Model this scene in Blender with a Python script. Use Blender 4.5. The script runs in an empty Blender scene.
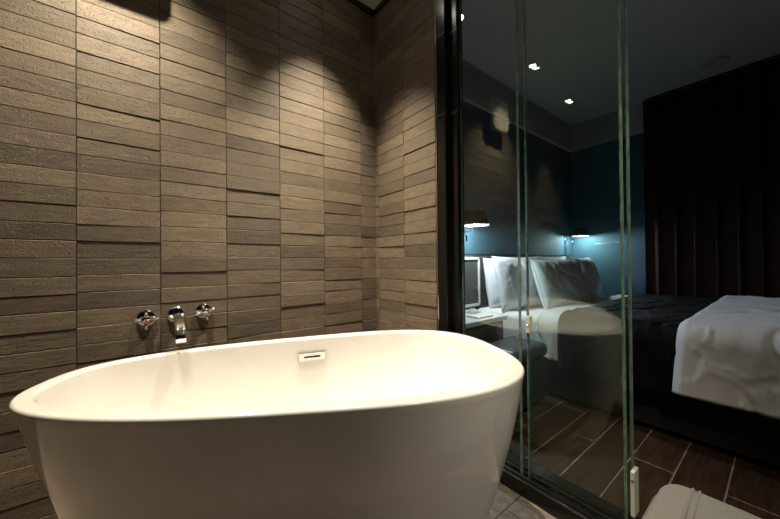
import bpy, bmesh, math, random
from mathutils import Vector, Matrix, noise
random.seed(7)
sc = bpy.context.scene
COL = sc.collection
PI = math.pi

# ------------------------------------------------------------------ helpers
def tag(o, label=None, cat=None, group=None, kind=None):
    if label: o['label'] = label
    if cat: o['category'] = cat
    if group: o['group'] = group
    if kind: o['kind'] = kind
    return o

def empty(name, loc, label, cat, group=None, rz=0):
    o = bpy.data.objects.new(name, None)
    o.empty_display_size = 0.1
    o.location = loc
    o.rotation_euler = (0, 0, rz)
    COL.objects.link(o)
    return tag(o, label, cat, group)

def obj(name, bm, mat, parent=None, smooth=False, world=False):
    bmesh.ops.recalc_face_normals(bm, faces=bm.faces)
    me = bpy.data.meshes.new(name)
    bm.to_mesh(me)
    bm.free()
    if smooth:
        for p in me.polygons: p.use_smooth = True
    for m in (mat if isinstance(mat, (list, tuple)) else [mat]):
        me.materials.append(m)
    o = bpy.data.objects.new(name, me)
    COL.objects.link(o)
    if parent is not None:
        o.parent = parent
        if world:   # mesh is given in world coordinates
            mw = Matrix.Translation(parent.location) @ Matrix.Rotation(parent.rotation_euler.z, 4, 'Z')
            o.matrix_parent_inverse = mw.inverted()
    return o

def struct(name, bm, mat, **k):
    o = obj(name, bm, mat, **k)
    o['kind'] = 'structure'
    return o

def box(bm, x0, x1, y0, y1, z0, z1, bev=0, seg=2):
    r = bmesh.ops.create_cube(bm, size=1)
    vs = r['verts']
    sx, sy, sz = abs(x1-x0), abs(y1-y0), abs(z1-z0)
    for v in vs:
        v.co = Vector(((x0+x1)/2+v.co.x*sx, (y0+y1)/2+v.co.y*sy, (z0+z1)/2+v.co.z*sz))
    if bev:
        es = list({e for v in vs for e in v.link_edges})
        bmesh.ops.bevel(bm, geom=es, offset=bev, segments=seg, affect='EDGES', profile=.5)
    return bm

def B(*a, **k):
    return box(bmesh.new(), *a, **k)

def ring_frame(d):
    d = d.normalized()
    up = Vector((0, 0, 1)) if abs(d.z) < .95 else Vector((1, 0, 0))
    a = d.cross(up).normalized()
    return a, d.cross(a).normalized()

def tube(bm, pts, rads, seg=20, cap=True, sx=1, sy=1):
    pts = [Vector(p) for p in pts]
    if not isinstance(rads, (list, tuple)): rads = [rads]*len(pts)
    rings = []
    for i, p in enumerate(pts):
        d = pts[min(i+1, len(pts)-1)] - pts[max(i-1, 0)]
        a, b = ring_frame(d)
        rings.append([bm.verts.new(p + a*math.cos(2*PI*k/seg)*rads[i]*sx + b*math.sin(2*PI*k/seg)*rads[i]*sy) for k in range(seg)])
    for r0, r1 in zip(rings, rings[1:]):
        for k in range(seg):
            bm.faces.new((r0[k], r0[(k+1) % seg], r1[(k+1) % seg], r1[k]))
    if cap:
        bm.faces.new(rings[0][::-1]); bm.faces.new(rings[-1])
    return bm

def lathe(bm, prof, origin, axis=Vector((0, 0, 1)), seg=48, closed=False):
    """profile of (radius, height) revolved about axis"""
    axis = Vector(axis).normalized()
    a, b = ring_frame(axis)
    o = Vector(origin)
    rings = []
    for r, h in prof:
        if r < 1e-6:
            rings.append([bm.verts.new(o+axis*h)])
        else:
            rings.append([bm.verts.new(o+axis*h+(a*math.cos(2*PI*k/seg)+b*math.sin(2*PI*k/seg))*r) for k in range(seg)])
    pairs = list(zip(rings, rings[1:]))
    if closed: pairs.append((rings[-1], rings[0]))
    for r0, r1 in pairs:
        for k in range(seg):
            k2 = (k+1) % seg
            if len(r0) == 1 and len(r1) == 1: continue
            if len(r0) == 1: bm.faces.new((r0[0], r1[k], r1[k2]))
            elif len(r1) == 1: bm.faces.new((r0[k], r0[k2], r1[0]))
            else: bm.faces.new((r0[k], r0[k2], r1[k2], r1[k]))
    return bm

def grid(bm, fn, nu, nv, closed_u=False):
    vs = [[bm.verts.new(fn(i/nu, j/nv)) for j in range(nv+1)] for i in range(nu+(0 if closed_u else 1))]
    n = len(vs)
    for i in range(nu):
        for j in range(nv):
            bm.faces.new((vs[i][j], vs[(i+1) % n][j], vs[(i+1) % n][j+1], vs[i][j+1]))
    return bm

# ------------------------------------------------------------------ materials
def mat(name):
    m = bpy.data.materials.new(name); m.use_nodes = True
    nt = m.node_tree
    return m, nt, nt.nodes['Principled BSDF'], nt.links

def simple(name, col, rough=.5, metal=0, coat=0, spec=.5, bump=0, bscale=80, vary=0, vscale=8, sheen=0):
    m, nt, p, L = mat(name)
    p.inputs['Base Color'].default_value = (*col, 1)
    p.inputs['Roughness'].default_value = rough
    p.inputs['Metallic'].default_value = metal
    p.inputs['Coat Weight'].default_value = coat
    p.inputs['Specular IOR Level'].default_value = spec
    if sheen: p.inputs['Sheen Weight'].default_value = sheen
    tc = nt.nodes.new('ShaderNodeTexCoord')
    if bump:
        n = nt.nodes.new('ShaderNodeTexNoise'); n.inputs['Scale'].default_value = bscale; n.inputs['Detail'].default_value = 4
        L.new(tc.outputs['Object'], n.inputs['Vector'])
        b = nt.nodes.new('ShaderNodeBump'); b.inputs['Strength'].default_value = bump; b.inputs['Distance'].default_value = .01
        L.new(n.outputs['Fac'], b.inputs['Height']); L.new(b.outputs[0], p.inputs['Normal'])
    n = nt.nodes.new('ShaderNodeTexNoise'); n.inputs['Scale'].default_value = vscale; n.inputs['Detail'].default_value = 3
    L.new(tc.outputs['Object'], n.inputs['Vector'])
    r = nt.nodes.new('ShaderNodeValToRGB')
    k = max(vary, .02)
    r.color_ramp.elements[0].position = .3; r.color_ramp.elements[1].position = .7
    r.color_ramp.elements[0].color = (*[c*(1-k) for c in col], 1)
    r.color_ramp.elements[1].color = (*[min(1, c*(1+k)) for c in col], 1)
    L.new(n.outputs['Fac'], r.inputs[0]); L.new(r.outputs[0], p.inputs['Base Color'])
    return m

def emit(name, col, strength):
    m, nt, p, L = mat(name)
    p.inputs['Base Color'].default_value = (*col, 1)
    p.inputs['Emission Color'].default_value = (*col, 1)
    p.inputs['Emission Strength'].default_value = strength
    return m

def tile_stone():
    m, nt, p, L = mat('speckled_brown_stone_tile')
    N = nt.nodes
    tc = N.new('ShaderNodeTexCoord'); geo = N.new('ShaderNodeNewGeometry')
    # per tile tone
    rr = N.new('ShaderNodeValToRGB')
    rr.color_ramp.elements[0].color = (.105, .084, .064, 1); rr.color_ramp.elements[1].color = (.200, .159, .117, 1)
    L.new(geo.outputs['Random Per Island'], rr.inputs[0])
    # shift the pattern per tile
    comb = N.new('ShaderNodeVectorMath'); comb.operation = 'SCALE'; comb.inputs[0].default_value = (7.3, 3.1, 5.7)
    L.new(geo.outputs['Random Per Island'], comb.inputs['Scale'])
    add = N.new('ShaderNodeVectorMath'); add.operation = 'ADD'
    L.new(tc.outputs['Object'], add.inputs[0]); L.new(comb.outputs[0], add.inputs[1])
    # streaky grain
    mp = N.new('ShaderNodeMapping'); mp.inputs['Scale'].default_value = (14, 14, 60)
    L.new(add.outputs[0], mp.inputs[0])
    g = N.new('ShaderNodeTexNoise'); g.inputs['Scale'].default_value = 1; g.inputs['Detail'].default_value = 6; g.inputs['Roughness'].default_value = .65
    L.new(mp.outputs[0], g.inputs['Vector'])
    gr = N.new('ShaderNodeValToRGB'); gr.color_ramp.elements[0].position = .3; gr.color_ramp.elements[1].position = .72
    gr.color_ramp.elements[0].color = (.68, .68, .70, 1); gr.color_ramp.elements[1].color = (1.18, 1.18, 1.15, 1)
    L.new(g.outputs['Fac'], gr.inputs[0])
    mul = N.new('ShaderNodeMix'); mul.data_type = 'RGBA'; mul.blend_type = 'MULTIPLY'; mul.inputs['Factor'].default_value = 1
    L.new(rr.outputs[0], mul.inputs['A']); L.new(gr.outputs[0], mul.inputs['B'])
    # dark pits
    mp2 = N.new('ShaderNodeMapping'); mp2.inputs['Scale'].default_value = (120, 120, 210)
    L.new(add.outputs[0], mp2.inputs[0])
    s = N.new('ShaderNodeTexNoise'); s.inputs['Scale'].default_value = 1; s.inputs['Detail'].default_value = 2
    L.new(mp2.outputs[0], s.inputs['Vector'])
    sr = N.new('ShaderNodeValToRGB'); sr.color_ramp.elements[0].position = .33; sr.color_ramp.elements[1].position = .44
    sr.color_ramp.elements[0].color = (.35, .33, .3, 1); sr.color_ramp.elements[1].color = (1, 1, 1, 1)
    L.new(s.outputs['Fac'], sr.inputs[0])
    mul2 = N.new('ShaderNodeMix'); mul2.data_type = 'RGBA'; mul2.blend_type = 'MULTIPLY'; mul2.inputs['Factor'].default_value = .8
    L.new(mul.outputs['Result'], mul2.inputs['A']); L.new(sr.outputs[0], mul2.inputs['B'])
    # light mineral flecks and scuffs
    v = N.new('ShaderNodeTexNoise'); v.inputs['Scale'].default_value = 9; v.inputs['Detail'].default_value = 8; v.inputs['Roughness'].default_value = .8
    L.new(add.outputs[0], v.inputs['Vector'])
    vr = N.new('ShaderNodeValToRGB'); vr.color_ramp.elements[0].position = .66; vr.color_ramp.elements[1].position = .74
    vr.color_ramp.elements[0].color = (0, 0, 0, 1); vr.color_ramp.elements[1].color = (.5, .5, .5, 1)
    L.new(v.outputs['Fac'], vr.inputs[0])
    mx = N.new('ShaderNodeMix'); mx.data_type = 'RGBA'; mx.inputs['B'].default_value = (.5, .45, .38, 1)
    L.new(vr.outputs[0], mx.inputs['Factor']); L.new(mul2.outputs['Result'], mx.inputs['A'])
    L.new(mx.outputs['Result'], p.inputs['Base Color'])
    p.inputs['Roughness'].default_value = .5; p.inputs['Specular IOR Level'].default_value = .4
    b = N.new('ShaderNodeBump'); b.inputs['Strength'].default_value = .55; b.inputs['Distance'].default_value = .004
    ad = N.new('ShaderNodeMath'); ad.operation = 'ADD'
    L.new(g.outputs['Fac'], ad.inputs[0]); L.new(sr.outputs[0], ad.inputs[1])
    L.new(ad.outputs[0], b.inputs['Height']); L.new(b.outputs[0], p.inputs['Normal'])
    return m

def brick_floor(name, c1, c2, grout, w, h, loc, rough, mortar=.006, grain=(2, 40, 1), bumpd=.002):
    m, nt, p, L = mat(name); N = nt.nodes
    tc = N.new('ShaderNodeTexCoord')
    mp = N.new('ShaderNodeMapping'); mp.inputs['Location'].default_value = loc
    L.new(tc.outputs['Object'], mp.inputs[0])
    br = N.new('ShaderNodeTexBrick'); br.inputs['Scale'].default_value = 1
    br.inputs['Brick Width'].default_value = w; br.inputs['Row Height'].default_value = h
    br.inputs['Mortar Size'].default_value = mortar/2; br.inputs['Mortar Smooth'].default_value = .1
    br.inputs['Color1'].default_value = (*c1, 1); br.inputs['Color2'].default_value = (*c2, 1); br.inputs['Mortar'].default_value = (*grout, 1)
    L.new(mp.outputs[0], br.inputs['Vector'])
    g = N.new('ShaderNodeTexNoise'); g.inputs['Scale'].default_value = 1; g.inputs['Detail'].default_value = 7; g.inputs['Distortion'].default_value = .6
    mg = N.new('ShaderNodeMapping'); mg.inputs['Scale'].default_value = grain
    L.new(tc.outputs['Object'], mg.inputs[0]); L.new(mg.outputs[0], g.inputs['Vector'])
    gr = N.new('ShaderNodeValToRGB'); gr.color_ramp.elements[0].position = .35; gr.color_ramp.elements[1].position = .7
    gr.color_ramp.elements[0].color = (.62, .62, .62, 1); gr.color_ramp.elements[1].color = (1.2, 1.2, 1.2, 1)
    L.new(g.outputs['Fac'], gr.inputs[0])
    mul = N.new('ShaderNodeMix'); mul.data_type = 'RGBA'; mul.blend_type = 'MULTIPLY'; mul.inputs['Factor'].default_value = 1
    L.new(br.outputs['Color'], mul.inputs['A']); L.new(gr.outputs[0], mul.inputs['B'])
    L.new(mul.outputs['Result'], p.inputs['Base Color'])
    p.inputs['Roughness'].default_value = rough
    inv = N.new('ShaderNodeMath'); inv.operation = 'SUBTRACT'; inv.inputs[0].default_value = 1
    L.new(br.outputs['Fac'], inv.inputs[1])
    b = N.new('ShaderNodeBump'); b.inputs['Strength'].default_value = .5; b.inputs['Distance'].default_value = bumpd
    L.new(inv.outputs[0], b.inputs['Height']); L.new(b.outputs[0], p.inputs['Normal'])
    return m

def glass_mat(name, tint, k):
    """thin architectural glass: passes light straight through, mirrors by Fresnel on its outer faces"""
    m, nt, p, L = mat(name); N = nt.nodes
    N.remove(p)
    out = N['Material Output']
    tr = N.new('ShaderNodeBsdfTransparent'); tr.inputs[0].default_value = (*tint, 1)
    gl = N.new('ShaderNodeBsdfGlossy'); gl.inputs['Roughness'].default_value = 0; gl.inputs['Color'].default_value = (.95, 1, .97, 1)
    fr = N.new('ShaderNodeFresnel'); fr.inputs['IOR'].default_value = 1.52
    geo = N.new('ShaderNodeNewGeometry')
    inv = N.new('ShaderNodeMath'); inv.operation = 'SUBTRACT'; inv.inputs[0].default_value = 1
    L.new(geo.outputs['Backfacing'], inv.inputs[1])
    mu = N.new('ShaderNodeMath'); mu.operation = 'MULTIPLY'; mu.inputs[1].default_value = k
    mu2 = N.new('ShaderNodeMath'); mu2.operation = 'MULTIPLY'; mu2.use_clamp = True
    L.new(fr.outputs[0], mu.inputs[0]); L.new(mu.outputs[0], mu2.inputs[0]); L.new(inv.outputs[0], mu2.inputs[1])
    mx = N.new('ShaderNodeMixShader')
    L.new(mu2.outputs[0], mx.inputs[0]); L.new(tr.outputs[0], mx.inputs[1]); L.new(gl.outputs[0], mx.inputs[2])
    L.new(mx.outputs[0], out.inputs['Surface'])
    return m

M_tile = tile_stone()
M_gap = simple('dark_joint', (.028, .022, .018), .9)
M_ceil = simple('grey_ceiling_paint', (.40, .42, .40), .8, vary=.04, vscale=3)
M_black = simple('black_gloss_frame', (.006, .006, .006), .22, vary=.1)
M_blackst = simple('black_polished_sill', (.008, .008, .009), .18, vary=.3, vscale=12)
M_dark = simple('dark_wall_paint', (.02, .02, .02), .7)
M_chrome = simple('chrome', (.85, .86, .88), .06, metal=1)
M_tub = simple('glossy_white_acrylic', (.77, .76, .745), .12, coat=.6, spec=.5)
M_white = simple('white_plastic', (.75, .72, .62), .35)
M_red = simple('red_enamel', (.7, .03, .02), .3)
M_linen = simple('white_cotton', (.74, .73, .74), .85, bump=.12, bscale=260, sheen=.2)
M_throw = simple('black_satin_throw', (.006, .0055, .0055), .75, bump=.2, bscale=60, vary=.5, vscale=14, spec=.12)
M_bedbase = simple('black_bed_base', (.008, .008, .008), .7)
M_blue = simple('teal_blue_wall_paint', (.042, .098, .132), .75, vary=.05, vscale=4)
M_band = simple('grey_bulkhead_paint', (.42, .41, .38), .8, vary=.05)
M_headb = simple('dark_grey_headboard_panel', (.075, .070, .068), .7, bump=.1, bscale=120)
M_curt = simple('dark_brown_curtain_cloth', (.055, .024, .019), .9, bump=.1, bscale=200)
M_shade = simple('black_lamp_shade', (.018, .015, .014), .6)
M_edge = simple('green_glass_edge', (.10, .20, .15), .2, vary=.5, vscale=30)
M_seal = simple('pale_edge_seal', (.15, .22, .17), .3, vary=.4, vscale=25)
M_clip = simple('pale_plastic_clip', (.55, .58, .5), .35)
M_leather = simple('dark_grey_leather', (.045, .045, .05), .4, bump=.15, bscale=90)
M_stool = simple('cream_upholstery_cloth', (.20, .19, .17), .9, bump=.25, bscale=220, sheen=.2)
M_wood = simple('dark_stained_wood', (.035, .026, .022), .45, vary=.4, vscale=6)
M_tabletop = simple('white_lacquer', (.75, .74, .72), .35)
M_paper = simple('printed_paper', (.72, .70, .64), .8, vary=.25, vscale=40)
M_spotlens = emit('lit_lamp_lens', (1, .92, .8), 45)
M_bulb = emit('cool_lamp_diffuser', (.75, .9, 1), 6)
M_glass = glass_mat('clear_partition_glass', (.94, .985, .955), 2.3)
M_glass2 = glass_mat('clear_sliding_leaf_glass', (.94, .985, .955), .9)
M_floor_bath = brick_floor('grey_brown_stone_floor_tile', (.25, .205, .165), (.20, .165, .135), (.05, .043, .038), .30, .30, (.115, 1.082, 0), .62, .006, (30, 30, 1))
M_floor_bed = brick_floor('dark_wood_look_plank_tile', (.060, .031, .019), (.042, .022, .014), (.24, .19, .15), .90, .1665, (-.705, .9645, 0), .32, .006, (5, 45, 1))

# ------------------------------------------------------------------ camera
f, yaw, pit, rol = 304.458, .655541, .00706, -.0093055
CH = 1.03
c_, s_ = math.cos(yaw), math.sin(yaw)
Mw = Matrix(((c_, -s_, 0), (0, 0, -1), (s_, c_, 0)))
P_ = Matrix(((1, 0, 0), (0, math.cos(pit), math.sin(pit)), (0, -math.sin(pit), math.cos(pit))))
Q_ = Matrix(((math.cos(rol), -math.sin(rol), 0), (math.sin(rol), math.cos(rol), 0), (0, 0, 1)))
Mc = Q_ @ P_ @ Mw
X, Y, Z = Mc[0], -Mc[1], -Mc[2]
cam = bpy.data.objects.new('camera', bpy.data.cameras.new('camera'))
cam.matrix_world = Matrix(((X[0], Y[0], Z[0], -1.26273), (X[1], Y[1], Z[1], -1.80153), (X[2], Y[2], Z[2], CH), (0, 0, 0, 1)))
cam.data.sensor_width = 36
cam.data.lens = f/780*36
cam.data.clip_start = .02
COL.objects.link(cam)
sc.camera = cam

# ------------------------------------------------------------------ setting
H = 2.847
XL, YF, XB = -3.12, -3.1, 3.27      # left wall, wall behind the camera, far bedroom wall
ROW, COLW = .0725, .2785

def tile_wall(name, along, lim, ztop, start, u_sign):
    """vertical bond of long thin stone tiles; along 'x' (wall at y=0) or 'y' (wall at x=0)"""
    bm = bmesh.new()
    def put(u0, u1, z0, z1, d, tilt, tilt2):
        # u runs away from the corner (negative axis); d = proud of the wall
        pts = []
        for (u, z) in ((u0, z0), (u1, z0), (u1, z1), (u0, z1)):
            dd = d + (tilt if z == z1 else -tilt) + (tilt2 if u == u1 else -tilt2)
            pts.append((u, z, max(dd, .001)))
        def P(u, z, d): return (-u, -d, z) if along == 'x' else (-d, -u, z)
        b = .0013
        cu, cz = (u0+u1)/2, (z0+z1)/2
        back = [bm.verts.new(P(u, z, -.004)) for u, z, _ in pts]
        mid = [bm.verts.new(P(u, z, q-b)) for u, z, q in pts]
        top = [bm.verts.new(P(u-(b if u > cu else -b), z-(b if z > cz else -b), q)) for u, z, q in pts]
        for r0, r1 in ((back, mid), (mid, top)):
            for k in range(4):
                bm.faces.new((r0[k], r0[(k+1) % 4], r1[(k+1) % 4], r1[k]))
        bm.faces.new(top)
    cols = [0] + [start + COLW*i for i in range(40)]
    for ci in range(len(cols)-1):
        u0, u1 = cols[ci], min(cols[ci+1], lim)
        if u1-u0 < .01: break
        z = -.03 + random.uniform(-.006, .006)
        zz = z
        while zz < ztop-.004:
            h = ROW*random.uniform(.97, 1.03)
            k = round((zz-z)/ROW)
            h = (z+ROW*(k+1)+random.uniform(-.0025, .0025)) - zz
            z1 = min(zz+h, ztop)
            g = random.choice((.0014, .0018, .0024, .0028))
            z0c = max(zz+g, 0)
            if z1-z0c > .006:
                put(u0+.0012, u1-.0012, z0c, z1-.0007, .009+random.choice((-.0016, -.0006, 0, 0, .0006, .0018)), random.uniform(-.0006, .0006), random.uniform(-.0008, .0008))
            zz = z1
    return struct(name, bm, M_tile)

tw = tile_wall('wall_back', 'x', -XL, H-.045, .131, 1)
tag(tw, 'brown stone ledger tile wall behind the bathtub')
struct('wall_back.001', B(XL-.1, XB+.1, .004, .12, 0, H), M_gap)
tw2 = tile_wall('wall_right', 'y', .616, H-.045, .044, 1)
tag(tw2, 'short brown stone tile wall between the corner and the black post')
struct('wall_right.001', B(.003, .062, -.62, 0.004, 0, H), M_gap)
struct('wall_left', B(XL-.1, XL, YF-.1, .12, 0, H), M_dark)
struct('wall_front', B(XL-.1, XB+.1, YF-.1, YF, 0, H), M_dark)
struct('floor', B(XL-.1, .01, YF-.1, .12, -.1, 0), M_floor_bath)
struct('floor.001', B(.12, XB+.1, YF-.1, .12, -.1, 0), M_floor_bed)
struct('ceiling', B(XL-.1, XB+.1, YF-.1, .12, H, H+.1), M_ceil)
# shadow-gap trims between tile and ceiling
struct('trim_1', B(XL, -.0, -.010, .003, H-.045, H), M_black)
struct('trim_2', B(-.010, .003, -.62, -.0, H-.045, H), M_black)
# polished sill under the glass
bm = bmesh.new()
box(bm, 0, .165, YF, -.62, -.05, .066, .004)
box(bm, .018, .026, YF, -.745, .060, .073, .001)
box(bm, .052, .058, YF, -.745, .060, .073, .001)
box(bm, .084, .092, YF, -.745, .060, .073, .001)
s = struct('trim_3', bm, M_blackst); s['label'] = 'black polished sill with sliding track below the glass'
# black upright post
bm = bmesh.new()
box(bm, -.022, .062, -.690, -.621, .0, H, .003)
box(bm, .012, .062, -.744, -.690, .0, H, .003)
s = struct('trim_4', bm, M_black); s['label'] = 'tall black glossy post where tile wall meets glass'
pc = obj('corner_strip', B(-.026, -.010, -.6285, -.6185, 0, H, .002), M_chrome, s)
for zc in (1.83, 2.27):  # grey metal strips imitate two reflections on the glossy post
    bm = bmesh.new()
    box(bm, -.0245, -.021, -.690, -.632, zc-.006, zc+.006)
    box(bm, .0095, .0125, -.744, -.692, zc-.006, zc+.006)
    obj('reflection_strip', bm, simple('reflection_metal', (.10, .10, .10), .3, metal=1), s)
# bedroom shell
struct('wall_bedroom_head', B(.13, XB, -.012, .003, 0, 2.505), M_blue)
struct('wall_bedroom_far', B(XB-.02, XB+.1, YF, -.0, 0, 2.505), M_blue)
struct('trim_5', B(.13, XB, -.05, .003, 2.505, H), M_band)
struct('trim_6', B(XB-.06, XB+.1, YF, -.05, 2.505, H), M_band)
t7 = struct('trim_7', B(XB-.026, XB-.02, -.62, -.30, 1.232, 1.241), simple('brushed_trim', (.5, .48, .42), .3, metal=1))

# ------------------------------------------------------------------ glass partition (fixed panes and the sliding leaf)
def pane(name, x, y0, y1, mt, label, seal0=True, seal1=True):
    r = bpy.data.objects.new(name, None); COL.objects.link(r); r.location = (x, (y0+y1)/2, .066); r['kind'] = 'structure'; r['label'] = label
    obj('pane', B(x-.005, x+.005, y1+.003, y0-.003, .068, H-.001), mt, r, world=True)
    obj('polished_edge', B(x-.0052, x+.0052, y1, y1+.003, .068, H-.001), M_edge, r, world=True)
    obj('polished_edge', B(x-.0052, x+.0052, y0-.003, y0, .068, H-.001), M_edge, r, world=True)
    return r
GX = .040
w1 = pane('window_1', GX, -.746, -1.066, M_glass, 'narrow fixed clear glass pane beside the black post')
w2 = pane('window_2', GX, -1.100, -1.450, M_glass, 'second clear glass pane mirroring the tub')
d1 = pane('door_1', GX+.030, -1.088, -1.462, M_glass2, 'sliding clear glass leaf stacked behind the second pane')
for (r, y) in ((w1, -1.0685), (w2, -1.4525), (d1, -1.4645)):
    xx = r.location.x
    obj('edge_seal', B(xx-.004, xx+.004, y-.002, y+.0022, .068, H-.001), M_seal, r, world=True)
c = empty('glass_clip', (GX, -1.095, .745), 'small pale clip gripping the glass joint beside the tub end', 'clip')
bm = bmesh.new(); box(bm, GX-.013, GX+.013, -1.118, -1.098, .71, .785, .003)
obj('clip_plate', bm, M_clip, c, world=True)
obj('screw_cap', lathe(bmesh.new(), [(0, 0), (.007, 0), (.007, .002), (.005, .004), (0, .004)], (GX-.013, -1.108, .748), (-1, 0, 0), 16), M_chrome, c, world=True)
bm = bmesh.new(); box(bm, GX-.010, GX+.040, -1.478, -1.4655, .145, .300, .003)
g_ = obj('bottom_guide', bm, M_clip, d1, world=True); g_['label'] = 'pale guide strip low on the outer edge'
sc_ = obj('screw_cap', lathe(bmesh.new(), [(0, 0), (.004, 0), (.004, .0015), (.003, .003), (0, .003)], (GX-.010, -1.472, .27), (-1, 0, 0), 16), M_chrome)
sc_.parent = g_

# ------------------------------------------------------------------ bathtub
A_, B_, TH, NN, EGG, CX, CY, RZ = .7510, .3740, -.42418, 2.8245, .2393, -.85022, -.76416, CH-.34677
tub = empty('bathtub', (CX, CY, 0), 'large glossy white egg-shaped freestanding bathtub in front of the tiled wall', 'bathtub', rz=TH)
NS = 160
def plan(t, inset=0.0, su=1.0, off=0.0):
    a, b = A_-inset, B_-inset
    c, s = math.cos(t), math.sin(t)
    u = a*math.copysign(abs(c)**(2/NN), c)
    v = b*(1+EGG*u/a)*math.copysign(abs(s)**(2/NN), s)
    # keep wall thickness when inset
    return u*su+off, v*su
# uniform angular sampling that stays even on the superellipse
TT = []
def build_ts():
    dense = [2*PI*i/6000 for i in range(6001)]
    P = [Vector(plan(t)) for t in dense]
    acc = [0]
    for a, b in zip(P, P[1:]): acc.append(acc[-1]+(b-a).length)
    j = 0
    for k in range(NS):
        tgt = acc[-1]*k/NS
        while acc[j+1] < tgt: j += 1
        TT.append(dense[j]+(dense[j+1]-dense[j])*((tgt-acc[j])/max(acc[j+1]-acc[j], 1e-9)))
build_ts()
a1, a2, o1, o2 = .181, .111, .050, -.037
def outer(h): return 1-a1*h-a2*h*h, o1*h+o2*h*h
prof = []   # (inset, scale, offset, z)
prof.append((.060, .71, .013, .000)); prof.append((.012, .71, .013, .0)); prof.append((.003, .713, .013, .004))
for i in range(1, 33):
    h = 1-i/33
    s0, o = outer(h)
    prof.append((0, s0, o, RZ*(1-h)))
# rolled lip
RIM = .044
prof[-1] = (0, *outer(.035), RZ*.965)
for k in range(0, 7):
    t = k/6*PI/2
    prof.append((.009*(1-math.cos(t)), 1, 0, RZ-.009+.009*math.sin(t)))
for k in range(0, 7):
    t = k/6*PI/2
    prof.append((RIM-.010+.010*math.sin(t), 1, 0, RZ-.010+.010*math.cos(t)))
# basin
DEP = .46
for k in range(1, 26):
    q = k/25
    inset = RIM + .016*q + .11*q**1.6
    if q > .72: inset += .15*((q-.72)/.28)**2.2
    z = RZ-.010 - (DEP-.01)*(1-(1-q)**1.35 if q > 0 else 0)
    prof.append((inset, 1, .01*q, z))
bm = bmesh.new()
rings = []
for ins, s0, o, z in prof:
    rings.append([bm.verts.new((*plan(t, ins, s0, o), z)) for t in TT])
for r0, r1 in zip(rings, rings[1:]):
    for k in range(NS):
        bm.faces.new((r0[k], r0[(k+1) % NS], r1[(k+1) % NS], r1[k]))
bm.faces.new(rings[0][::-1])
cv = bm.verts.new((.01, 0, prof[-1][3]-.004))
for k in range(NS): bm.faces.new((rings[-1][k], rings[-1][(k+1) % NS], cv))
shell = obj('tub_shell', bm, M_tub, tub, smooth=True)

def inner_at(z):   # inset of the basin wall at height z
    lo = None
    pr = prof[-26:]
    for a, b in zip(pr, pr[1:]):
        if b[3] <= z <= a[3]:
            k = (a[3]-z)/(a[3]-b[3]); return a[0]+(b[0]-a[0])*k, a[2]+(b[2]-a[2])*k
    return pr[0][0], 0
def wall_pt(u, z):  # point on the far inner wall, tub coordinates
    ins, off = inner_at(z)
    best = min(TT, key=lambda t: abs(plan(t, ins, 1, off)[0]-u)+(10 if math.sin(t) < 0 else 0))
    x, y = plan(best, ins, 1, off)
    return Vector((x, y, z))
OU = .012
p0, p1, p2 = wall_pt(OU, .600), wall_pt(OU+.06, .600), wall_pt(OU, .575)
ux = (p1-p0).normalized(); uz = (p0-p2).normalized(); nn = ux.cross(uz).normalized()
if nn.y > 0: nn = -nn
def plate(bm, w, h, d0, d1, cu=0, cz=0, bev=.002):
    r = bmesh.ops.create_cube(bm, size=1)
    for v in r['verts']:
        q = v.co.copy()
        v.co = (p0 + ux*(cu+q.x*w) + uz*(cz+q.z*h) + nn*((d0+d1)/2+q.y*(d1-d0)))
    if bev:
        bmesh.ops.bevel(bm, geom=list({e for v in r['verts'] for e in v.link_edges}), offset=bev, segments=2, affect='EDGES')
    return bm
ofl = obj('overflow_plate', plate(bmesh.new(), .118, .034, -.004, .006), M_chrome, tub)
obj('overflow_slot', plate(bmesh.new(), .072, .008, .0055, .0068, 0, 0, 0), M_gap, ofl)
bm = lathe(bmesh.new(), [(0, .006), (.030, .005), (.034, .001), (.034, -.004), (0, -.004)], (.06, 0, prof[-1][3]), (0, 0, 1), 32)
obj('drain_cover', bm, M_chrome, tub, smooth=True)

# ------------------------------------------------------------------ wall taps and spout
def tap(x, z, rot, label, red):
    t = empty('wall_tap', (x, -.012, z), label, 'tap', 'wall taps')
    bm = lathe(bmesh.new(), [(0, 0), (.036, 0), (.0375, .003), (.0365, .007), (.030, .011), (.018, .013), (0, .013)], (0, 0, 0), (0, -1, 0), 48)
    obj('escutcheon', bm, M_chrome, t, smooth=True)
    bm = lathe(bmesh.new(), [(0, .012), (.0145, .012), (.0145, .040), (.017, .042), (.017, .058), (.0145, .062), (0, .063)], (0, 0, 0), (0, -1, 0), 32)
    hb = obj('handle_hub', bm, M_chrome, t, smooth=True)
    for k in range(4):
        a = rot + k*PI/2
        d = Vector((math.cos(a), 0, math.sin(a)))
        o = Vector((0, -.050, 0))
        bm = tube(bmesh.new(), [o+d*.010, o+d*.030, o+d*.044, o+d*.0458], [.0065, .0058, .0068, .0045], 16)
        obj('handle_arm', bm, M_chrome, t, smooth=True)
    bm = lathe(bmesh.new(), [(0, .0625), (.0045, .0625), (.0045, .0640), (0, .0645)], (0, 0, 0), (0, -1, 0), 20)
    obj('indicator_dot', bm, M_red if red else M_white, hb)
tap(-1.298, .783, 0, 'chrome cross handle wall tap with a red dot, left of the spout', True)
tap(-1.072, .793, math.radians(15), 'chrome cross handle wall tap to the right of the spout', False)
sp = empty('bath_spout', (-1.186, -.012, .786), 'curved chrome wall spout between two tap handles above the tub', 'spout')
bm = lathe(bmesh.new(), [(0, 0), (.036, 0), (.0375, .003), (.0365, .007), (.030, .011), (.020, .013), (0, .013)], (0, 0, 0), (0, -1, 0), 48)
obj('escutcheon', bm, M_chrome, sp, smooth=True)
bm = bmesh.new()
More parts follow.
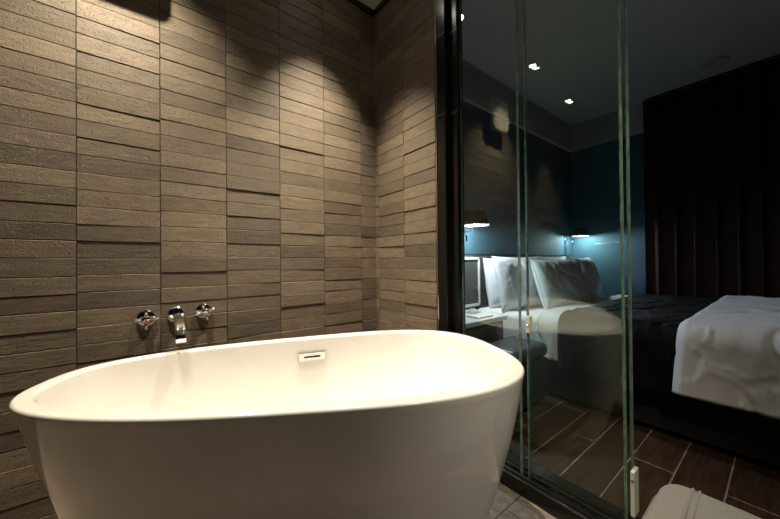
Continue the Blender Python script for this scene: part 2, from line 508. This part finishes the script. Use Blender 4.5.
path = [(0, 0), (-.03, .001), (-.09, .002), (-.16, .001), (-.23, -.001), (-.28, -.005), (-.315, -.014), (-.335, -.030), (-.342, -.048), (-.343, -.062)]
w = [.017, .016, .016, .0165, .017, .0175, .018, .018, .018, .018]
hh = [.017, .014, .012, .011, .011, .011, .010, .009, .0085, .0085]
rg = []
for i, (y, z) in enumerate(path):
    a = Vector((0, *path[min(i+1, len(path)-1)]))-Vector((0, *path[max(i-1, 0)])); a.normalize()
    nv = Vector((1, 0, 0)).cross(a)
    ring = []
    for k in range(24):
        t = 2*PI*k/24; c, s = math.cos(t), math.sin(t); e = .55 if i else .95
        ring.append(bm.verts.new(Vector((0, y, z))+Vector((1, 0, 0))*w[i]*math.copysign(abs(c)**e, c)+nv*hh[i]*math.copysign(abs(s)**e, s)))
    rg.append(ring)
for r0, r1 in zip(rg, rg[1:]):
    for k in range(24): bm.faces.new((r0[k], r0[(k+1) % 24], r1[(k+1) % 24], r1[k]))
bm.faces.new(rg[0]); bm.faces.new(rg[-1][::-1])
obj('spout_arm', bm, M_chrome, sp, smooth=True)
obj('spout_outlet', B(-.016, .016, -.352, -.336, -.0655, -.061, .001), M_white, sp)

# ------------------------------------------------------------------ white wall unit (seen by its reflection and its shadow)
wu = empty('wall_speaker', (-1.39, -.012, 2.34), 'white rounded box high on the tiled wall above the taps, seen mirrored in the glass', 'speaker')
def rrect(bm, cx, cz, w, h, r, y0, y1, bev=.012):
    pts = []
    for (sx, sz, a0) in ((1, 1, 0), (-1, 1, 90), (-1, -1, 180), (1, -1, 270)):
        for k in range(9):
            a = math.radians(a0+k*90/8)
            pts.append((cx+sx*(w/2-r)+r*math.cos(a), cz+sz*(h/2-r)+r*math.sin(a)))
    prof = [(0, y0), (0, y1+bev)]+[(bev*(1-math.cos(t)), y1+bev*(1-math.sin(t))) for t in [PI/2*k/5 for k in range(1, 6)]]
    rgs = []
    for ins, y in prof:
        rgs.append([bm.verts.new((cx+(x-cx)*(1-2*ins/w), y, cz+(z-cz)*(1-2*ins/h))) for x, z in pts])
    n = len(pts)
    for a, b in zip(rgs, rgs[1:]):
        for k in range(n): bm.faces.new((a[k], a[(k+1) % n], b[(k+1) % n], b[k]))
    bm.faces.new(rgs[0][::-1]); bm.faces.new(rgs[-1])
    return bm
obj('back_bracket', rrect(bmesh.new(), 0, .13, .20, .24, .03, 0, -.045, .004), M_black, wu)
obj('front_cover', rrect(bmesh.new(), 0, .13, .27, .31, .045, -.045, -.085), M_white, wu, smooth=False)
ic = obj('black_sensor_window', rrect(bmesh.new(), .085, .225, .045, .045, .008, -.084, -.0865, .001), M_black, wu)
obj('sensor_mark', rrect(bmesh.new(), .080, .230, .016, .016, .004, -.086, -.0873, .0005), M_tabletop, ic)

# ------------------------------------------------------------------ ceiling downlights, plus two added fill spots behind the camera
def downlight(x, y, lit, label, energy=0, col=(1, .80, .55), size=80, blend=.6, aim=(0, 0), rad=.022, name='downlight'):
    t = empty(name, (x, y, H-.001), label, 'ceiling light' , 'ceiling downlights')
    obj('trim_ring', lathe(bmesh.new(), [(.029, 0), (.046, 0), (.048, -.003), (.044, -.006), (.031, -.005), (.029, -.001)], (0, 0, 0), (0, 0, 1), 40, closed=True), M_band, t)
    obj('lamp_lens', lathe(bmesh.new(), [(0, -.0015), (.029, -.0015), (.029, 0), (0, 0)], (0, 0, 0), (0, 0, 1), 32), M_spotlens if lit else M_black, t)
    if lit:
        l = bpy.data.lights.new('downlight_lamp', 'SPOT'); l.energy = energy; l.color = col; l.spot_size = math.radians(size); l.spot_blend = blend; l.shadow_soft_size = rad
        lo = bpy.data.objects.new('downlight_lamp', l); COL.objects.link(lo)
        lo.location = (x, y, H-.02)
        d = Vector((aim[0]-x, aim[1]-y, -(H-.02)))
        lo.rotation_euler = d.to_track_quat('-Z', 'Y').to_euler()
    return t
downlight(-1.46, -.38, True, 'lit ceiling downlight above the tap end of the tub, seen mirrored', 285, col=(1, .85, .62), size=90, blend=1, aim=(-1.30, -.34))
downlight(-2.40, -.31, True, 'lit ceiling downlight at the far left end of the tiled wall, seen mirrored', 190, col=(1, .82, .60), size=56, blend=1, aim=(-2.55, -.31))
downlight(-.47, -.34, True, 'lit ceiling downlight near the tiled corner, seen mirrored', 455, col=(1, .85, .63), size=66, blend=1, aim=(-.45, -.34))
downlight(-.35, -2.20, True, 'added unseen fill light behind the camera over the bathroom floor', 26, col=(1, .88, .72), size=120, blend=1, aim=(-.2, -1.8))  # weak fill from the camera side, added, out of view
downlight(-.75, -2.72, True, 'added unseen fill spot far behind the camera aimed at the tub front', 170, col=(1, .88, .68), size=42, blend=1, aim=(.25, -.95))  # added narrow fill that brightens the tub's outer face, out of view
t = empty('smoke_detector', (2.846, -1.428, H), 'small dark round detector ring on the bedroom ceiling', 'detector')
obj('housing', lathe(bmesh.new(), [(.0, -.004), (.046, -.004), (.060, -.016), (.078, -.020), (.085, -.012), (.085, 0), (0, 0)], (0, 0, 0), (0, 0, 1), 40), simple('dull_grey_plastic', (.35, .34, .32), .5), t, smooth=True)

# ------------------------------------------------------------------ bed
BX0, BX1, BY1 = 1.02, 2.84, -2.42
bed = empty('bed', (1.87, -1.2, 0), 'large double bed with black base and white mattress behind the glass', 'bed')
obj('bed_base', B(BX0+.07, BX1-.05, BY1+.05, -.06, .03, .30, .01), M_bedbase, bed, world=True)
for (x, y) in ((BX0+.14, -.2), (BX1-.14, -.2), (BX0+.14, BY1+.2), (BX1-.14, BY1+.2)):
    obj('leg', lathe(bmesh.new(), [(0, 0), (.022, 0), (.03, .035), (0, .035)], (x, y, 0), (0, 0, 1), 20), M_bedbase, bed, world=True)
obj('mattress', B(BX0+.02, BX1, BY1, -.055, .30, .60, .05, 4), M_linen, bed, world=True, smooth=True)
hb_ = empty('headboard', (2.0, -.0125, 0), 'dark grey wide headboard panel fixed to the wall behind the pillows', 'headboard')
obj('panel', B(.20, 3.10, -.055, -.0125, .02, 1.085, .006), M_headb, hb_, world=True)
obj('top_cap', B(.20, 3.10, -.060, -.0125, 1.085, 1.093, .002), M_bedbase, hb_, world=True)

def fbm(x, y, z=0, o=4):
    return noise.fractal(Vector((x, y, z)), 1.0, 2.0, o)

def cover(y0, y1, zt, xin, hem, swell, seed, amp, fold_amp, fold_f, thick=.012, nx=110, ny=80, x_far=BX1+.02, hem_far=.32, edge_soft=.06, skew=0):
    """cloth lying over the mattress from its far side to the near side where it hangs down to `hem`"""
    r = .085
    top_len = (x_far-.0) - (xin+r)
    arc = r*PI/2
    drop = zt-r-hem
    dropf = zt-.05-hem_far
    L = dropf+top_len+arc+drop
    def fn(a, b, lift):
        s = b*L
        y = y0+(y1-y0)*a
        if s < dropf: x, z, nx_, nz_ = x_far+.01, hem_far+s, 1, 0
        elif s < dropf+top_len:
            x = x_far-(s-dropf); z = zt; nx_, nz_ = 0, 1
        elif s < dropf+top_len+arc:
            t = (s-dropf-top_len)/r; x = xin+r-r*math.sin(t); z = zt-r+r*math.cos(t); nx_, nz_ = -math.sin(t), math.cos(t)
        else:
            q = s-dropf-top_len-arc; x = xin; z = zt-r-q; nx_, nz_ = -1, 0
        e = min(1, min(a, 1-a)/edge_soft*1.0)
        e = math.sin(e*PI/2)
        side = max(0, (s-dropf-top_len)/(arc+drop)) if s > dropf+top_len else 0
        n = amp*fbm(x*2.2+seed, y*3.1, z*2.2+seed) + amp*.6*fbm(x*6+seed, y*9, z*3, 3)
        n += fold_amp*side*math.sin(y*fold_f+seed+1.5*fbm(y*2+seed, z*1.5))*(.35+.65*side)
        # long diagonal crease lines
        cr = abs(fbm(x*1.4+y*1.1+seed*2, y*1.7-z*2.4, seed, 2))
        n -= amp*1.3*max(0, .07-cr)/.07
        cr2 = abs(fbm(x*2.9-y*2.1+seed, y*1.3+z*4.1, seed*3, 3))
        n += amp*.9*max(0, .06-cr2)/.06
        d = swell*e+n*(.3+.7*e)+lift
        yy = y+skew*side*(1-a)
        return Vector((x+nx_*d, yy, z+nz_*d))
    bm = bmesh.new()
    grid(bm, lambda a, b: fn(a, b, 0), ny, nx)
    ob_n = len(bm.verts)
    # close the sheet with a second, inner skin
    vs_top = list(bm.verts)
    inner = [[None]*(nx+1) for _ in range(ny+1)]
    for i in range(ny+1):
        for j in range(nx+1):
            inner[i][j] = bm.verts.new(fn(i/ny, j/nx, -thick))
    for i in range(ny):
        for j in range(nx):
            bm.faces.new((inner[i][j+1], inner[i+1][j+1], inner[i+1][j], inner[i][j]))
    T = lambda i, j: vs_top[i*(nx+1)+j]
    for i in range(ny):
        bm.faces.new((T(i, 0), inner[i][0], inner[i+1][0], T(i+1, 0)))
        bm.faces.new((T(i, nx), T(i+1, nx), inner[i+1][nx], inner[i][nx]))
    for j in range(nx):
        bm.faces.new((T(0, j), T(0, j+1), inner[0][j+1], inner[0][j]))
        bm.faces.new((T(ny, j), inner[ny][j], inner[ny][j+1], T(ny, j+1)))
    return bm

o = obj('turned_back_sheet', cover(-.64, -.83, .625, BX0+.01, .30, .012, 3.1, .006, .014, 26, ny=44), M_linen, smooth=True)
tag(o, 'white sheet edge hanging down beside the black throw near the pillows', 'sheet')
o = obj('bed_throw', cover(-.80, -1.50, .640, BX0-.005, .262, .022, 8.4, .010, .016, 17, ny=90), M_throw, smooth=True)
tag(o, 'black throw draped across the middle of the white bed', 'throw')
o = obj('duvet', cover(-1.44, BY1-.05, 672e-3, BX0-.030, .300, .026, 5.2, .0075, .005, 7, ny=140, thick=.022, edge_soft=.04, skew=.03, nx=160), M_linen, smooth=True)
tag(o, 'rumpled white duvet over the foot half of the bed', 'duvet')

def pillow(cx, cy, cz, w, h, t, lean, yaw, seed, label, roll=0):
    root = empty('pillow', (cx, cy, cz), label, 'pillow', 'white pillows on the bed', rz=yaw)
    bm = bmesh.new()
    n = 46
    def side(sg):
        def fn(a, b):
            u, v = a*2-1, b*2-1
            x = w/2*u*(1-.045*(1-v*v)*abs(u)**3); z = h/2*v*(1-.05*(1-u*u)*abs(v)**3)
            e = (max(0, 1-abs(u)**3.2)*max(0, 1-abs(v)**3.2))**.55
            y = sg*t/2*e
            k = 1-max(abs(u), abs(v))**6
            wr = .010*fbm(x*4+seed, z*4+seed, sg+seed)+.008*fbm(x*15+seed, z*11, seed, 3)
            cr = abs(fbm(x*3.3+seed, z*3.3+x*2, seed*1.7, 2))
            wr -= .016*max(0, .10-cr)/.10
            y += sg*wr*k*min(1, e*1.6)
            sag = -.018*(1-abs(v))*e
            y2 = y*math.cos(lean)+ (z+h/2)*math.sin(lean)
            z2 = (z+h/2)*math.cos(lean)-y*math.sin(lean)
            x2 = x*math.cos(roll)-(z2-h/2)*math.sin(roll); z3 = (z2-h/2)*math.cos(roll)+x*math.sin(roll)+h/2
            return Vector((x2, y2, z3+sag))
        return fn
    grid(bm, side(1), n, n); grid(bm, side(-1), n, n)
    bmesh.ops.remove_doubles(bm, verts=bm.verts, dist=.0006)
    obj('pillow_case', bm, M_linen, root, smooth=True)
    # stitched flange edge
    bm = bmesh.new()
    pts = []
    f_ = side(1)
    for a, b in [(i/40, 0) for i in range(40)]+[(1, i/30) for i in range(30)]+[(1-i/40, 1) for i in range(40)]+[(0, 1-i/30) for i in range(30)]:
        pts.append(f_(a, b))
    pts.append(pts[0].copy())
    tube(bm, pts, .0035, 6, cap=False)
    obj('piping', bm, M_linen, root, smooth=True)
    return root
PZ = .598
pillow(1.47, -.175, PZ,   .72, .46, .15, math.radians(8), 0, 1.3, 'white pillow of which only a sliver shows, rearmost at the near side of the bed')
pillow(2.40, -.21, PZ, .72, .48, .18, math.radians(8), 0, 9.1, 'white pillow mostly hidden against the headboard at the far side of the bed')
pillow(1.41, -.37, PZ, .74, .48, .16, math.radians(12), math.radians(-4), 4.4, 'bright white pillow behind the glass joint, nearest the bedside cabinet')
pillow(1.72, -.60, PZ, .78, .46, .18, math.radians(17), math.radians(-5), 6.7, 'foremost white creased pillow in the middle of the pillow row')
pillow(2.50, -.48, PZ, .78, .47, .20, math.radians(12), math.radians(4), 3.7, 'shaded grey looking pillow with a rounded side, furthest towards the blue wall')

# ------------------------------------------------------------------ bedside things
def wall_lamp(x, z, label, power, k=1.0):
    t = empty('wall_lamp', (x, -.0125, z), label, 'wall lamp', 'bedside wall lamps')
    obj('wall_plate', lathe(bmesh.new(), [(0, 0), (.035, 0), (.036, .006), (.030, .012), (0, .012)], (0, 0, 0), (0, -1, 0), 32), M_chrome, t, smooth=True)
    arm = [(0, 0, 0), (0, -.06, 0), (0, -.115, -.012), (0, -.155, -.008), (0, -.175, .02), (0, -.18, .055)]
    obj('arm', tube(bmesh.new(), arm, .0075, 14), M_chrome, t, smooth=True)
    rd = tube(bmesh.new(), [(0, -.085, -.012), (0, -.088, -.045), (0, -.090, -.085), (0, -.090, -.10)], [.008, .011, .009, .004], 14)
    obj('reading_light', rd, M_chrome, t, smooth=True)
    sh = lathe(bmesh.new(), [(r*k, .040+(h-.040)*k) for r, h in ((.115, .040), (.090, .150), (.02, .154), (.02, .150), (.086, .146), (.111, .040))], (0, -.185, 0), (0, 0, 1), 48, closed=True)
    shade = obj('lamp_shade', sh, M_shade, t)
    obj('shade_rim', lathe(bmesh.new(), [(r*k, h) for r, h in ((.117, .036), (.117, .042), (.1105, .042), (.1105, .036))], (0, -.185, 0), (0, 0, 1), 48, closed=True), simple('pale_shade_rim', (.25, .25, .25), .6), shade)
    obj('bulb', lathe(bmesh.new(), [(0, .055), (.018, .06), (.026, .08), (.020, .105), (.012, .115), (0, .115)], (0, -.185, 0), (0, 0, 1), 24), M_bulb, t, smooth=True)
    l = bpy.data.lights.new('bulb_light', 'POINT'); l.energy = power; l.color = (.78, .90, 1); l.shadow_soft_size = .025
    lo = bpy.data.objects.new('bulb_light', l); COL.objects.link(lo); lo.location = (x, -.1975, z+.040)
    return t
wall_lamp(.885, 1.295, 'dark shaded chrome wall lamp above the bedside table, beside the black post', 36)
wall_lamp(3.06, 1.30, 'dark shaded chrome wall lamp at the far side of the bed glowing on blue wall', 24, .8)

t = empty('bedside_cabinet', (.98, -.0125, .62), 'white framed wall cabinet with dark door over the bedside table', 'cabinet')
X0, X1, Z0, Z1, YD = .60, 1.090, .622, 1.062, -.095
bm = bmesh.new()
box(bm, X0, X1, YD, -.056, Z1-.022, Z1, .002); box(bm, X0, X1, YD, -.056, Z0, Z0+.022, .002)
box(bm, X0, X0+.022, YD, -.056, Z0, Z1, .002); box(bm, X1-.022, X1, YD, -.056, Z0, Z1, .002)
obj('cabinet_frame', bm, M_tabletop, t, world=True)
d = obj('door', B(X0+.024, X1-.024, YD+.008, -.06, Z0+.024, Z1-.024, .002), M_headb, t, world=True)
k = lathe(bmesh.new(), [(0, 0), (.006, 0), (.006, .008), (.010, .012), (.009, .020), (0, .022)], (X1-.055, YD+.008, (Z0+Z1)/2-.05), (0, -1, 0), 20)
ko = obj('knob', k, M_chrome, smooth=True); ko.parent = d
ko.matrix_parent_inverse = Matrix.Translation(t.location).inverted() @ Matrix.Identity(4)
ko.matrix_parent_inverse = Matrix.Identity(4)

t = empty('bedside_table', (.62, -.27, 0), 'low bedside table with white top beside the bed, behind the glass', 'bedside table')
obj('table_top', B(.34, .93, -.46, -.07, .565, .60, .004), M_tabletop, t, world=True)
obj('carcass', B(.37, .90, -.44, -.07, .04, .565, .003), M_wood, t, world=True)
dr = obj('drawer', B(.385, .885, -.452, -.440, .33, .545, .003), M_wood, t, world=True)
obj('plinth', B(.40, .87, -.41, -.08, 0, .04), M_bedbase, t, world=True)
o = obj('notepad', B(.62, .80, -.42, -.30, .601, .612, .002), M_paper); tag(o, 'thin pale notepad lying at the front of the bedside table top', 'notepad')
def crumple(a, b):
    x = .80+.12*(a-.5); y = -.235+.12*(b-.5)
    e = max(0, 1-((a-.5)**2+(b-.5)**2)*4)
    return Vector((x, y, .603+.030*e**.5+.018*e*fbm(a*5, b*5, 2)))
bm = grid(bmesh.new(), crumple, 24, 24)
bmesh.ops.solidify(bm, geom=bm.faces[:], thickness=.002)
o = obj('crumpled_tissue', bm, M_linen, smooth=True); tag(o, 'crumpled white tissue on the bedside table under the wall cabinet', 'tissue')

# ottoman between table and glass
ot = empty('ottoman', (.76, -.60, 0), 'dark grey leather ottoman beside the head of the bed behind the tub', 'ottoman')
bm = bmesh.new(); box(bm, -.235, .20, -.16, .13, .06, .34, .02, 3)
obj('ottoman_body', bm, M_bedbase, ot, smooth=True)
bm = bmesh.new(); box(bm, -.24, .205, -.165, .135, .342, .445, .045, 5)
obj('seat_pad', bm, M_leather, ot, smooth=True)
for x in (-.2, .165):
    for y in (-.13, .10):
        obj('foot', lathe(bmesh.new(), [(0, 0), (.012, 0), (.018, .06), (0, .06)], (x, y, 0), (0, 0, 1), 16), M_wood, ot)

# curtain
def curtain(y0, y1, seed, label):
    t = empty('curtain', (XB-.09, (y0+y1)/2, 0), label, 'curtain', 'bedroom curtains')
    L = abs(y1-y0); nf = max(3, int(L/.13))
    def fn(a, b):
        y = y0+(y1-y0)*a; z = .012+(H-.016-.012)*b
        ph = a*nf*2*PI+.6*fbm(a*4+seed, b*.7)
        x = XB-.125 + .034*math.sin(ph)*(.65+.35*(1-b)) + .008*fbm(a*6, b*2+seed)
        return Vector((x, y+.012*math.cos(ph), z))
    bm = grid(bmesh.new(), fn, nf*16, 40)
    bmesh.ops.solidify(bm, geom=bm.faces[:], thickness=.003)
    obj('curtain_cloth', bm, M_curt, t, smooth=True, world=True)
    bm = B(XB-.128, XB-.122, min(y0, y1), max(y0, y1), H-.016, H)
    obj('heading_tape', bm, M_curt, t, world=True)
curtain(-.84, -1.86, 2.0, 'dark brown floor length curtain hanging beside the blue wall')
curtain(-1.88, -3.05, 6.0, 'dark brown curtain at the right edge, beyond the duvet')

# upholstered stool in the doorway
st = empty('footstool', (-.47, -1.80, 0), 'cream cloth upholstered stool with rounded corners in the lower right foreground', 'stool')
SW, SD, SZ = .50, .40, .45
cxs, cys = -.160-SW/2, -1.585-SD/2
st.location = (cxs, cys, 0)
def cushion(a, b, up=True):
    pass
bm = bmesh.new()
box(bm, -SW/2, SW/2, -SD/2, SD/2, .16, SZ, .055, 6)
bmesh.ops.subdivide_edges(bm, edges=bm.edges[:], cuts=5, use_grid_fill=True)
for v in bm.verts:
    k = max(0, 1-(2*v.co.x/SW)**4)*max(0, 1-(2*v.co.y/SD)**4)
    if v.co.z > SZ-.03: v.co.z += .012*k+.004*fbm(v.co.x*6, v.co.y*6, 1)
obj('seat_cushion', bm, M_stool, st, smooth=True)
bm = bmesh.new()
pts = []
for (sx, sy, a0) in ((1, 1, 0), (-1, 1, 90), (-1, -1, 180), (1, -1, 270)):
    for k in range(7):
        a = math.radians(a0+k*15); pts.append((sx*(SW/2-.055)+.057*math.cos(a), sy*(SD/2-.055)+.057*math.sin(a), SZ-.055))
pts.append(pts[0])
tube(bm, pts, .004, 8, cap=False)
obj('piping', bm, M_stool, st, smooth=True)
bm = bmesh.new()
for off in (-.012, .012):
    tube(bm, [(-SW/2+.05, SD/2-.075+off*.5, SZ+.007), (0, SD/2-.08+off*.5, SZ+.012), (SW/2-.04, SD/2-.075+off*.5, SZ+.005)], .0028, 6)
obj('seam', bm, M_stool, st, smooth=True)
for x in (-SW/2+.06, SW/2-.06):
    for y in (-SD/2+.06, SD/2-.06):
        obj('leg', lathe(bmesh.new(), [(0, 0), (.014, 0), (.022, .16), (0, .16)], (x, y, 0), (0, 0, 1), 16), M_wood, st)

# ------------------------------------------------------------------ world and colour
w_ = bpy.data.worlds.new('night'); sc.world = w_; w_.use_nodes = True
w_.node_tree.nodes['Background'].inputs[0].default_value = (.5, .6, .7, 1)
w_.node_tree.nodes['Background'].inputs[1].default_value = .02
sc.view_settings.view_transform = 'Standard'
sc.view_settings.look = 'None'
sc.view_settings.exposure = 0
sc.view_settings.gamma = 1
sc.cycles.max_bounces = 10
sc.cycles.transparent_max_bounces = 16
sc.cycles.caustics_reflective = False
sc.cycles.sample_clamp_indirect = 4
